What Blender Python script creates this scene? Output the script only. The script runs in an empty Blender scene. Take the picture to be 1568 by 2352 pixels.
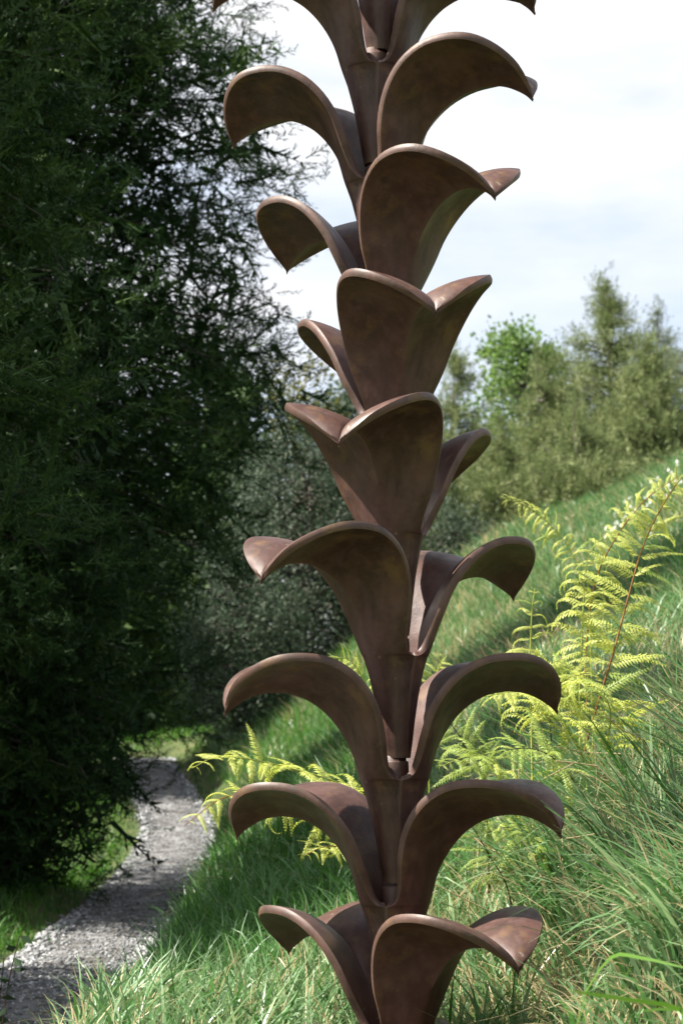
import bpy, math
import numpy as np
from mathutils import Vector, Matrix

R = math.radians
rng = np.random.default_rng(7)
scene = bpy.context.scene
COL = scene.collection

# ------------------------------------------------------------------ camera
EYE = 1.6
FPX = 4500.0                      # focal length in pixels of a 1568 x 2352 frame
PITCH = math.atan((1800 - 1176) / FPX)
cam_d = bpy.data.cameras.new('camera')
cam = bpy.data.objects.new('camera', cam_d)
COL.objects.link(cam)
cam.location = (0, 0, EYE)
cam.rotation_euler = (R(90) + PITCH, 0, 0)
cam_d.sensor_fit = 'VERTICAL'
cam_d.sensor_height = 36.0
cam_d.sensor_width = 24.0
cam_d.lens = 36.0 * FPX / 2352
cam_d.clip_start = 0.05
cam_d.clip_end = 2000
cam_d.dof.use_dof = True
cam_d.dof.focus_distance = 6.3
cam_d.dof.aperture_fstop = 5.6
scene.camera = cam

# ------------------------------------------------------------------ world, sun, exposure
SUN_EL = R(52)
SUN_AZ = R(262)                   # compass angle from +Y clockwise: 270 = from the left
world = bpy.data.worlds.new('World')
scene.world = world
world.use_nodes = True
wn, wl = world.node_tree.nodes, world.node_tree.links
wn.clear()
w_out = wn.new('ShaderNodeOutputWorld')
w_bg = wn.new('ShaderNodeBackground')
w_bg.inputs['Strength'].default_value = 0.075
w_sky = wn.new('ShaderNodeTexSky')
w_sky.sky_type = 'NISHITA'
w_sky.sun_disc = False
w_sky.sun_elevation = SUN_EL
w_sky.sun_rotation = SUN_AZ
w_sky.air_density = 1.0
w_sky.dust_density = 0.8
w_sky.ozone_density = 2.0
w_tc = wn.new('ShaderNodeTexCoord')
w_map = wn.new('ShaderNodeMapping')
w_map.inputs['Scale'].default_value = (1.0, 1.0, 3.2)
w_map.inputs['Location'].default_value = (0.35, 0.2, 0.1)
w_no = wn.new('ShaderNodeTexNoise')
w_no.inputs['Scale'].default_value = 2.1
w_no.inputs['Detail'].default_value = 6
w_no.inputs['Roughness'].default_value = 0.55
w_rp = wn.new('ShaderNodeValToRGB')
w_rp.color_ramp.elements[0].position = 0.38
w_rp.color_ramp.elements[0].color = (0.30, 0.30, 0.30, 1)
w_rp.color_ramp.elements[1].position = 0.58
w_mx = wn.new('ShaderNodeMix')
w_mx.data_type = 'RGBA'
w_mx.inputs[7].default_value = (5.0, 5.05, 5.15, 1)
wl.new(w_tc.outputs['Generated'], w_map.inputs['Vector'])
wl.new(w_map.outputs[0], w_no.inputs['Vector'])
wl.new(w_no.outputs['Fac'], w_rp.inputs['Fac'])
wl.new(w_rp.outputs['Color'], w_mx.inputs[0])
wl.new(w_sky.outputs[0], w_mx.inputs[6])
wl.new(w_mx.outputs[2], w_bg.inputs['Color'])
wl.new(w_bg.outputs[0], w_out.inputs['Surface'])

sun_d = bpy.data.lights.new('sun', 'SUN')
sun_d.energy = 5.0
sun_d.angle = R(0.5)
sun_d.color = (1.0, 0.95, 0.86)
sun = bpy.data.objects.new('sun', sun_d)
COL.objects.link(sun)
# direction the light comes from
sdir = Vector((math.sin(SUN_AZ) * math.cos(SUN_EL), math.cos(SUN_AZ) * math.cos(SUN_EL), math.sin(SUN_EL)))
sun.rotation_euler = sdir.to_track_quat('Z', 'Y').to_euler()
sun.location = (-20, 0, 30)

vs = scene.view_settings
vs.view_transform = 'Standard'
vs.look = 'None'
vs.exposure = 1.55
vs.gamma = 1
vs.use_curve_mapping = False
scene.cycles.max_bounces = 6
scene.cycles.transparent_max_bounces = 4
scene.cycles.use_denoising = True

# ------------------------------------------------------------------ helpers
def W(px, py, d):
    """World point that stands d metres ahead, seen at (px, py) of the 1568 x 2352 frame."""
    u, v = (px - 784) / FPX, (1176 - py) / FPX
    dy = math.cos(PITCH) - v * math.sin(PITCH)
    dz = math.sin(PITCH) + v * math.cos(PITCH)
    return np.array((u / dy * d, d, EYE + dz / dy * d))


def project(P):
    x, y, z = P[:, 0], P[:, 1], P[:, 2] - EYE
    dep = np.maximum(y * math.cos(PITCH) + z * math.sin(PITCH), 0.01)
    up = -y * math.sin(PITCH) + z * math.cos(PITCH)
    return 784 + FPX * x / dep, 1176 - FPX * up / dep


def in_view(P, mx=260, my=260):
    px, py = project(P)
    return (px > -mx) & (px < 1568 + mx) & (py > -my) & (py < 2352 + my) & (P[:, 1] > 1.0)


def mesh_data(name, V, F, mat, tint=None, smooth=False):
    """V (n,3), F list of (m,k) index arrays; tint per vertex."""
    V = np.asarray(V, dtype=np.float32).reshape(-1, 3)
    if not isinstance(F, (list, tuple)):
        F = [F]
    F = [np.asarray(f, dtype=np.int32) for f in F if len(f)]
    me = bpy.data.meshes.new(name)
    me.vertices.add(len(V))
    me.vertices.foreach_set('co', V.ravel())
    nl = sum(f.size for f in F)
    nf = sum(len(f) for f in F)
    me.loops.add(nl)
    me.polygons.add(nf)
    me.loops.foreach_set('vertex_index', np.concatenate([f.ravel() for f in F]))
    tot = np.concatenate([np.full(len(f), f.shape[1], dtype=np.int32) for f in F])
    st = np.concatenate([[0], np.cumsum(tot)[:-1]]).astype(np.int32)
    me.polygons.foreach_set('loop_start', st)
    if smooth:
        me.polygons.foreach_set('use_smooth', np.ones(nf, dtype=bool))
    if tint is not None:
        a = me.attributes.new('tint', 'FLOAT', 'POINT')
        a.data.foreach_set('value', np.asarray(tint, dtype=np.float32))
    me.materials.append(mat)
    me.update(calc_edges=True)
    return me


def link(name, me, parent=None, label=None, cat=None, group=None, kind=None):
    o = bpy.data.objects.new(name, me)
    COL.objects.link(o)
    if parent is not None:
        o.parent = parent
    if label:
        o['label'] = label
    if cat:
        o['category'] = cat
    if group:
        o['group'] = group
    if kind:
        o['kind'] = kind
    return o


def spline(P, n):
    """Catmull-Rom through P, n samples."""
    P = np.asarray(P, dtype=float)
    Q = np.vstack([2 * P[0] - P[1], P, 2 * P[-1] - P[-2]])
    t = np.linspace(0, len(P) - 1 - 1e-9, n)
    i = t.astype(int)
    f = (t - i)[:, None]
    a, b, c, d = Q[i], Q[i + 1], Q[i + 2], Q[i + 3]
    return 0.5 * (2 * b + (c - a) * f + (2 * a - 5 * b + 4 * c - d) * f ** 2 + (3 * b - a - 3 * c + d) * f ** 3)


def unit(v):
    v = np.asarray(v, dtype=float)
    return v / np.maximum(np.linalg.norm(v, axis=-1, keepdims=True), 1e-9)


def tube(P, rad, ns=6):
    P = np.asarray(P, dtype=float)
    n = len(P)
    rad = np.broadcast_to(np.asarray(rad, dtype=float), (n,))
    T = unit(np.gradient(P, axis=0))
    ref = np.array((0.3, 0.2, 1.0)) if abs(T[0][2]) < 0.8 else np.array((1.0, 0.3, 0.0))
    A = unit(np.cross(T, ref))
    B = np.cross(T, A)
    a = np.linspace(0, 2 * np.pi, ns, endpoint=False)
    V = P[:, None] + rad[:, None, None] * (np.cos(a)[None, :, None] * A[:, None] + np.sin(a)[None, :, None] * B[:, None])
    V = V.reshape(-1, 3)
    i = np.arange(n - 1)[:, None] * ns
    j = np.arange(ns)[None]
    k = (j + 1) % ns
    F = np.stack([i + j, i + k, i + ns + k, i + ns + j], -1).reshape(-1, 4)
    return V, F


class Soup:
    """Collects vertices, faces and a tint per vertex for ONE mesh."""
    def __init__(self):
        self.V, self.T3, self.T4, self.C, self.n = [], [], [], [], 0

    def add(self, V, F, tint=0.5):
        V = np.asarray(V, dtype=float).reshape(-1, 3)
        F = np.asarray(F)
        (self.T3 if F.shape[1] == 3 else self.T4).append(F + self.n)
        self.V.append(V)
        self.C.append(np.broadcast_to(np.asarray(tint, dtype=float), (len(V),)))
        self.n += len(V)

    def data(self, name, mat, smooth=False):
        F = []
        if self.T3:
            F.append(np.concatenate(self.T3))
        if self.T4:
            F.append(np.concatenate(self.T4))
        return mesh_data(name, np.concatenate(self.V), F, mat, np.concatenate(self.C), smooth)


# ------------------------------------------------------------------ materials
def nt(name):
    m = bpy.data.materials.new(name)
    m.use_nodes = True
    n, l = m.node_tree.nodes, m.node_tree.links
    n.clear()
    out = n.new('ShaderNodeOutputMaterial')
    return m, n, l, out


def ramp(n, stops):
    r = n.new('ShaderNodeValToRGB')
    e = r.color_ramp.elements
    while len(e) < len(stops):
        e.new(0.5)
    for k, (p, c) in enumerate(stops):
        e[k].position = p
        e[k].color = (*c, 1)
    return r


def leaf_mat(name, stops, transl=0.3, rough=0.5, spec=0.3, patch=0.0, patch_scale=1.0, tboost=1.3):
    m, n, l, out = nt(name)
    at = n.new('ShaderNodeAttribute')
    at.attribute_name = 'tint'
    src = at.outputs['Fac']
    if patch:
        g = n.new('ShaderNodeNewGeometry')
        no = n.new('ShaderNodeTexNoise')
        no.inputs['Scale'].default_value = patch_scale
        no.inputs['Detail'].default_value = 3
        l.new(g.outputs['Position'], no.inputs['Vector'])
        ma = n.new('ShaderNodeMath')
        ma.operation = 'MULTIPLY_ADD'
        ma.inputs[1].default_value = patch
        ma.inputs[2].default_value = -patch * 0.5
        l.new(no.outputs['Fac'], ma.inputs[0])
        ad = n.new('ShaderNodeMath')
        ad.operation = 'ADD'
        ad.use_clamp = True
        l.new(ma.outputs[0], ad.inputs[0])
        l.new(src, ad.inputs[1])
        src = ad.outputs[0]
    rp = ramp(n, stops)
    l.new(src, rp.inputs['Fac'])
    pb = n.new('ShaderNodeBsdfPrincipled')
    pb.inputs['Roughness'].default_value = rough
    pb.inputs['Specular IOR Level'].default_value = spec
    l.new(rp.outputs['Color'], pb.inputs['Base Color'])
    tr = n.new('ShaderNodeBsdfTranslucent')
    hs = n.new('ShaderNodeHueSaturation')
    hs.inputs['Value'].default_value = tboost
    hs.inputs['Saturation'].default_value = 1.1
    l.new(rp.outputs['Color'], hs.inputs['Color'])
    l.new(hs.outputs[0], tr.inputs['Color'])
    mx = n.new('ShaderNodeMixShader')
    mx.inputs[0].default_value = transl
    l.new(pb.outputs[0], mx.inputs[1])
    l.new(tr.outputs[0], mx.inputs[2])
    l.new(mx.outputs[0], out.inputs['Surface'])
    return m


def rough_mat(name, stops, scale=8.0, rough=0.85, bump=0.3, bscale=40.0, spec=0.3, detail=6, stretch=(1, 1, 1)):
    m, n, l, out = nt(name)
    tc = n.new('ShaderNodeTexCoord')
    mp = n.new('ShaderNodeMapping')
    mp.inputs['Scale'].default_value = stretch
    l.new(tc.outputs['Object'], mp.inputs['Vector'])
    no = n.new('ShaderNodeTexNoise')
    no.inputs['Scale'].default_value = scale
    no.inputs['Detail'].default_value = detail
    l.new(mp.outputs[0], no.inputs['Vector'])
    rp = ramp(n, stops)
    l.new(no.outputs['Fac'], rp.inputs['Fac'])
    pb = n.new('ShaderNodeBsdfPrincipled')
    pb.inputs['Roughness'].default_value = rough
    pb.inputs['Specular IOR Level'].default_value = spec
    l.new(rp.outputs['Color'], pb.inputs['Base Color'])
    n2 = n.new('ShaderNodeTexNoise')
    n2.inputs['Scale'].default_value = bscale
    n2.inputs['Detail'].default_value = 5
    l.new(mp.outputs[0], n2.inputs['Vector'])
    bp = n.new('ShaderNodeBump')
    bp.inputs['Strength'].default_value = bump
    bp.inputs['Distance'].default_value = 0.02
    l.new(n2.outputs['Fac'], bp.inputs['Height'])
    l.new(bp.outputs[0], pb.inputs['Normal'])
    l.new(pb.outputs[0], out.inputs['Surface'])
    return m


def rust_mat():
    """Weathered brown cast metal: mottled patina, worn golden edges, pale lichen specks."""
    m, n, l, out = nt('brown_patina')
    tc = n.new('ShaderNodeTexCoord')
    def noise(scale, detail=5, rough=0.6, st=None):
        no = n.new('ShaderNodeTexNoise')
        no.inputs['Scale'].default_value = scale
        no.inputs['Detail'].default_value = detail
        no.inputs['Roughness'].default_value = rough
        if st:
            mp = n.new('ShaderNodeMapping')
            mp.inputs['Scale'].default_value = st
            l.new(tc.outputs['Object'], mp.inputs['Vector'])
            l.new(mp.outputs[0], no.inputs['Vector'])
        else:
            l.new(tc.outputs['Object'], no.inputs['Vector'])
        return no
    def mix(fac, a, b):
        mx = n.new('ShaderNodeMix')
        mx.data_type = 'RGBA'
        for s, k in ((fac, 0), (a, 6), (b, 7)):
            if isinstance(s, tuple):
                mx.inputs[k].default_value = (*s, 1)
            else:
                l.new(s, mx.inputs[k])
        return mx.outputs[2]
    big = ramp(n, [(0.34, (0.026, 0.0115, 0.0085)), (0.5, (0.054, 0.0218, 0.0155)), (0.66, (0.096, 0.044, 0.031))])
    l.new(noise(6.5, 9, 0.68).outputs['Fac'], big.inputs['Fac'])
    streak = ramp(n, [(0.46, (0, 0, 0)), (0.66, (0.8, 0.8, 0.8))])
    l.new(noise(7.0, 6, 0.65, (3.4, 3.4, 0.4)).outputs['Fac'], streak.inputs['Fac'])
    c1 = mix(streak.outputs['Color'], big.outputs['Color'], (0.088, 0.043, 0.036))
    gold = ramp(n, [(0.56, (0, 0, 0)), (0.72, (0.6, 0.6, 0.6))])
    l.new(noise(11.0, 6).outputs['Fac'], gold.inputs['Fac'])
    c2 = mix(gold.outputs['Color'], c1, (0.155, 0.082, 0.030))
    # worn edges
    ge = n.new('ShaderNodeNewGeometry')
    pt = ramp(n, [(0.505, (0, 0, 0)), (0.56, (0.22, 0.22, 0.22))])
    l.new(ge.outputs['Pointiness'], pt.inputs['Fac'])
    c3 = mix(pt.outputs['Color'], c2, (0.22, 0.15, 0.105))
    # lichen specks
    sp = ramp(n, [(0.71, (0, 0, 0)), (0.78, (0.45, 0.45, 0.45))])
    l.new(noise(26.0, 4, 0.5).outputs['Fac'], sp.inputs['Fac'])
    c4 = mix(sp.outputs['Color'], c3, (0.27, 0.25, 0.21))
    pb = n.new('ShaderNodeBsdfPrincipled')
    l.new(c4, pb.inputs['Base Color'])
    rr = ramp(n, [(0.3, (0.42, 0.42, 0.42)), (0.7, (0.64, 0.64, 0.64))])
    l.new(noise(9.0, 6).outputs['Fac'], rr.inputs['Fac'])
    l.new(rr.outputs['Color'], pb.inputs['Roughness'])
    pb.inputs['Metallic'].default_value = 0.05
    pb.inputs['Specular IOR Level'].default_value = 0.5
    bp = n.new('ShaderNodeBump')
    bp.inputs['Strength'].default_value = 0.16
    bp.inputs['Distance'].default_value = 0.004
    l.new(noise(150.0, 4, 0.7).outputs['Fac'], bp.inputs['Height'])
    bp2 = n.new('ShaderNodeBump')
    bp2.inputs['Strength'].default_value = 0.22
    bp2.inputs['Distance'].default_value = 0.012
    l.new(noise(14.0, 3, 0.5).outputs['Fac'], bp2.inputs['Height'])
    l.new(bp.outputs[0], bp2.inputs['Normal'])
    l.new(bp2.outputs[0], pb.inputs['Normal'])
    l.new(pb.outputs[0], out.inputs['Surface'])
    return m


M_RUST = rust_mat()
M_SOIL = rough_mat('soil_and_thatch', [(0.3, (0.03, 0.035, 0.012)), (0.5, (0.05, 0.07, 0.02)), (0.7, (0.10, 0.10, 0.04))], 3.0, 0.95, 0.6, 25)
M_GRAVEL_BED = rough_mat('gravel_bed', [(0.32, (0.06, 0.052, 0.044)), (0.5, (0.135, 0.132, 0.13)), (0.68, (0.22, 0.22, 0.22))], 5.0, 0.9, 0.8, 60)
M_STONE = leaf_mat('gravel_stone', [(0.0, (0.06, 0.059, 0.06)), (0.5, (0.185, 0.187, 0.19)), (1.0, (0.45, 0.453, 0.46))], 0.0, 0.85, 0.25, 0.7, 1.6)
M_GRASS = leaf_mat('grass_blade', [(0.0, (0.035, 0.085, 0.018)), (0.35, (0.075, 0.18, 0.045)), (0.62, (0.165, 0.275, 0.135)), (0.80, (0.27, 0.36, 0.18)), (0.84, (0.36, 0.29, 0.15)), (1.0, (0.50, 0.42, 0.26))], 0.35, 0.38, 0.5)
M_LUSH = leaf_mat('lush_grass_blade', [(0.0, (0.03, 0.095, 0.012)), (0.5, (0.065, 0.18, 0.022)), (1.0, (0.14, 0.25, 0.04))], 0.38, 0.45, 0.4)
M_FERN = leaf_mat('bracken_leaf', [(0.0, (0.24, 0.31, 0.06)), (0.5, (0.44, 0.48, 0.11)), (1.0, (0.60, 0.59, 0.18))], 0.42, 0.5, 0.3)
M_FERN_GREEN = leaf_mat('bracken_leaf_green', [(0.0, (0.19, 0.28, 0.06)), (1.0, (0.38, 0.44, 0.11))], 0.42, 0.5, 0.3)
M_STEM_GREEN = rough_mat('fern_stem_green', [(0.3, (0.26, 0.30, 0.05)), (0.7, (0.33, 0.34, 0.06))], 20, 0.5, 0.1)
M_STEM_RED = rough_mat('fern_stem_red', [(0.3, (0.16, 0.055, 0.02)), (0.7, (0.28, 0.14, 0.03))], 12, 0.5, 0.1)
M_STEM_DARK = rough_mat('fern_stem_dark', [(0.3, (0.02, 0.012, 0.008)), (0.7, (0.045, 0.02, 0.012))], 12, 0.5, 0.1)
M_BARK = rough_mat('grey_bark', [(0.3, (0.06, 0.05, 0.042)), (0.7, (0.17, 0.15, 0.13))], 9, 0.9, 0.6, 30, stretch=(1, 1, 0.3))
M_DEADWOOD = rough_mat('weathered_wood', [(0.3, (0.10, 0.09, 0.08)), (0.7, (0.36, 0.34, 0.31))], 14, 0.9, 0.6, 30)
M_CONIFER = leaf_mat('dark_needles', [(0.0, (0.009, 0.022, 0.008)), (0.5, (0.022, 0.050, 0.014)), (1.0, (0.058, 0.10, 0.022))], 0.16, 0.6, 0.15, 0.5, 0.7)
M_OLIVE = leaf_mat('olive_needles', [(0.0, (0.06, 0.088, 0.034)), (0.5, (0.15, 0.19, 0.075)), (1.0, (0.31, 0.335, 0.165))], 0.25, 0.7, 0.15, 0.5, 0.35)
M_OLIVE_GREY = leaf_mat('grey_olive_needles', [(0.0, (0.07, 0.09, 0.06)), (0.5, (0.15, 0.18, 0.115)), (1.0, (0.25, 0.28, 0.18))], 0.25, 0.7, 0.15, 0.5, 0.35)
M_BRIGHT = leaf_mat('bright_leaves', [(0.0, (0.06, 0.11, 0.03)), (0.5, (0.125, 0.20, 0.06)), (1.0, (0.22, 0.31, 0.10))], 0.42, 0.5, 0.3)
M_GREYLEAF = leaf_mat('grey_green_leaves', [(0.0, (0.03, 0.05, 0.028)), (0.6, (0.07, 0.10, 0.062)), (1.0, (0.17, 0.20, 0.14))], 0.2, 0.55, 0.25)
M_AUTUMN = leaf_mat('yellowish_leaves', [(0.0, (0.06, 0.075, 0.02)), (0.6, (0.14, 0.14, 0.04)), (1.0, (0.26, 0.23, 0.08))], 0.4, 0.5, 0.3)
M_DARKLEAF = leaf_mat('dark_glossy_leaf', [(0.0, (0.010, 0.02, 0.010)), (1.0, (0.02, 0.04, 0.016))], 0.1, 0.7, 0.1)
M_WHITE = leaf_mat('white_petal', [(0.0, (0.78, 0.78, 0.74)), (1.0, (0.84, 0.84, 0.82))], 0.25, 0.5, 0.3)

# ------------------------------------------------------------------ terrain
PATH_PX = [(60, 2330, 10.6), (150, 2250, 12), (240, 2150, 14.5), (355, 2030, 18.5), (409, 1920, 23), (380, 1830, 26), (335, 1762, 28.5)]
PATH = np.array([W(*p) for p in PATH_PX])
PATH = np.vstack([[-1.65, 6.0, EYE - 1.42], PATH, [-2.98, 29.9, EYE + 0.36]])
PATH_S = spline(PATH, 160)
ctrl = [W(*p) for p in [
    (600, 1730, 26), (750, 1590, 26), (1000, 1400, 26), (1170, 1222, 28), (1300, 1195, 27), (1568, 1085, 24), (1750, 990, 24),
    (800, 1700, 15.5), (650, 1860, 14.5), (600, 2010, 12), (1200, 1600, 13), (1500, 1640, 11), (1400, 1360, 17), (1568, 1370, 15.5),
    (1100, 1960, 9.4), (1400, 2030, 7.8), (1568, 1990, 7), (1300, 2400, 6.5), (1568, 2200, 5.4), (1400, 2370, 5.4), (1000, 2360, 7.3), (700, 2370, 7.3),
    (500, 2420, 6.9), (200, 2395, 6.9), (0, 2395, 6.7), (-250, 2460, 6.6)]]
ctrl += [np.array((x, y, EYE + h)) for x, y, h in [
    (.17, 6.35, -1.05), (-.95, 9, -1.08), (0, 4, -1.15), (0, 0, -1.6), (1.6, 3.5, -.8), (-2, 4, -1.35), (-3, 12, -1.1), (-3.4, 17, -.85),
    (-4, 24, -.25), (-5, 30, .45), (-10, 15, -1), (-10, 30, .45), (-3, 36, .85), (8, 15, 3.5), (8, 26, 5.2), (8, 6, 2.2), (3, 5, .5),
    (0, 36, 1.2), (5, 40, 2.3), (-10, 45, 1.2), (12, 45, 3.5), (0, 52, 1.5), (-10, 2, -1.6), (10, -2, 1.0), (0, -4, -1.7)]]
ctrl += [p for p in PATH[1:]]
ctrl = np.array(ctrl)


def _tps(r2):
    return 0.5 * r2 * np.log(r2 + 1e-9)


_n = len(ctrl)
_d2 = ((ctrl[:, None, :2] - ctrl[None, :, :2]) ** 2).sum(-1)
_K = _tps(_d2) + np.eye(_n) * 0.4
_P = np.hstack([np.ones((_n, 1)), ctrl[:, :2]])
_A = np.zeros((_n + 3, _n + 3))
_A[:_n, :_n], _A[:_n, _n:], _A[_n:, :_n] = _K, _P, _P.T
_sol = np.linalg.solve(_A, np.concatenate([ctrl[:, 2], np.zeros(3)]))


def path_dist(x, y):
    P = np.stack([x, y], -1)
    best = np.full(len(P), 1e9)
    hz = np.zeros(len(P))
    for a in range(0, len(P), 20000):
        d2 = ((P[a:a + 20000, None] - PATH_S[None, :, :2]) ** 2).sum(-1)
        k = d2.argmin(1)
        best[a:a + 20000] = np.sqrt(d2[np.arange(len(k)), k])
        hz[a:a + 20000] = PATH_S[k, 2]
    return best, hz


def ground(x, y):
    x, y = np.asarray(x, dtype=float).ravel(), np.asarray(y, dtype=float).ravel()
    xc, yc = np.clip(x, -13, 13), np.clip(y, -4, 54)
    out = np.empty(len(x))
    for a in range(0, len(x), 20000):
        s = slice(a, a + 20000)
        r2 = (xc[s, None] - ctrl[None, :, 0]) ** 2 + (yc[s, None] - ctrl[None, :, 1]) ** 2
        out[s] = _tps(r2) @ _sol[:_n] + _sol[_n] + _sol[_n + 1] * xc[s] + _sol[_n + 2] * yc[s]
    out += 0.035 * np.sin(x * 2.3 + 1.3 * np.sin(y * 1.1)) * np.sin(y * 1.7 + x * .6) + 0.02 * np.sin(x * 5.1 + y * 3.3)
    d, hz = path_dist(x, y)
    t = np.clip((d - 0.42) / 0.45, 0, 1)
    t = t * t * (3 - 2 * t)
    return hz * (1 - t) + out * t


def axis_coords(a, b, n, far):
    mid = np.linspace(a, b, n)
    lo = a - (np.geomspace(1, far, 10) - 1)[1:][::-1]
    hi = b + (np.geomspace(1, far, 10) - 1)[1:]
    return np.concatenate([lo, mid, hi])


gx = axis_coords(-9, 9, 150, 400)
gy = axis_coords(-3, 46, 230, 500)
GX, GY = np.meshgrid(gx, gy)
GZ = ground(GX, GY)
GV = np.stack([GX.ravel(), GY.ravel(), GZ], -1)
ni, nj = len(gx), len(gy)
ii, jj = np.meshgrid(np.arange(ni - 1), np.arange(nj - 1))
b0 = (jj * ni + ii).ravel()
link('ground', mesh_data('ground', GV, np.stack([b0, b0 + 1, b0 + ni + 1, b0 + ni], -1), M_SOIL, smooth=True), kind='structure')

# gravel path: a sheet just above the ground, ragged edges
ps = spline(PATH, 240)
tt = unit(np.gradient(ps[:, :2], axis=0))
nn = np.stack([-tt[:, 1], tt[:, 0]], -1)
PV = []
cols = np.linspace(-1, 1, 9)
for c in cols:
    hw = 0.37 + (0.05 * np.sin(np.arange(240) * 0.9 + c) + 0.03 * rng.standard_normal(240)) * (abs(c) == 1)
    xy = ps[:, :2] + nn * (c * hw)[:, None]
    z = ps[:, 2] + 0.012 + 0.02 * (1 - c * c)
    PV.append(np.column_stack([xy, z]))
PV = np.stack(PV, 1)
b0 = (np.arange(239)[:, None] * 9 + np.arange(8)[None]).ravel()
link('gravel_path', mesh_data('gravel_path', PV.reshape(-1, 3), np.stack([b0, b0 + 1, b0 + 10, b0 + 9], -1), M_GRAVEL_BED, smooth=True), kind='structure')

# loose stones on it, larger along the edges
def stones():
    N = 14000
    k = rng.uniform(8, 238, N)
    i = k.astype(int)
    f = (k - i)[:, None]
    base = ps[i] * (1 - f) + ps[np.minimum(i + 1, 239)] * f
    nrm = nn[i]
    u = rng.uniform(-1, 1, N)
    e = rng.random(N) < 0.25
    u = np.where(e, np.sign(u) * (1.04 - np.abs(rng.normal(0, 0.24, N)) + rng.normal(0, 0.06, N)), u)
    edge = np.clip((np.abs(u) - 0.55) / 0.45, 0, 1)
    size = (0.010 + 0.015 * edge) * rng.uniform(0.5, 1.7, N)
    pos = base + np.column_stack([nrm * (u * 0.42)[:, None], 0.012 + 0.02 * (1 - np.clip(u * u, 0, 1)) + size * 0.2])
    oct_v = np.array([(1, 0, 0), (0, 1, 0), (-1, 0, 0), (0, -1, 0), (0, 0, .62), (0, 0, -.5)], dtype=float)
    oct_f = np.array([(0, 1, 4), (1, 2, 4), (2, 3, 4), (3, 0, 4), (1, 0, 5), (2, 1, 5), (3, 2, 5), (0, 3, 5)])
    V = oct_v[None] * rng.uniform(0.6, 1.3, (N, 6, 1)) + rng.normal(0, 0.12, (N, 6, 3))
    a = rng.uniform(0, 6.28, N)
    ca, sa = np.cos(a)[:, None], np.sin(a)[:, None]
    V = np.stack([V[..., 0] * ca - V[..., 1] * sa, V[..., 0] * sa + V[..., 1] * ca, V[..., 2] + 0.25 * V[..., 0] * rng.normal(0, 1, (N, 1))], -1)
    V = V * size[:, None, None] + pos[:, None]
    F = (oct_f[None] + (np.arange(N) * 6)[:, None, None]).reshape(-1, 3)
    tint = np.clip(rng.normal(0.5 + 0.05 * edge, 0.24), 0, 1)
    return mesh_data('gravel', V.reshape(-1, 3), F, M_STONE, np.repeat(tint, 6))


link('gravel', stones(), label='pale grey crushed stones lying on the winding path', cat='gravel', kind='stuff')

# ------------------------------------------------------------------ the sculpture
STEP = 0.3948
SD = 6.354                                    # its distance
KEEL_LOW = [(0.0, .108), (.1, .125), (.3, .155), (.5, .192), (.7, .24), (.82, .28)]
EDGE_LOW = [(0.0, .108), (.1, .122), (.3, .145), (.5, .172), (.7, .21), (.82, .243)]
KEEL = [(.28, .82), (.288, .845), (.308, .91), (.335, 1.0), (.375, 1.10), (.43, 1.2), (.51, 1.31), (.62, 1.415), (.77, 1.50), (.93, 1.535), (1.06, 1.53), (1.16, 1.505), (1.25, 1.46), (1.33, 1.405), (1.385, 1.345)]
EDGE = [(.0, .243, .82), (.06, .249, .833), (.115, .268, .885), (.158, .318, 1.0), (.195, .40, 1.18), (.25, .46, 1.36), (.345, .52, 1.52), (.48, .57, 1.65), (.66, .605, 1.735), (.86, .61, 1.757), (1.03, .57, 1.74), (1.165, .48, 1.69), (1.27, .355, 1.615), (1.34, .205, 1.52), (1.385, .014, 1.385)]


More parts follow.
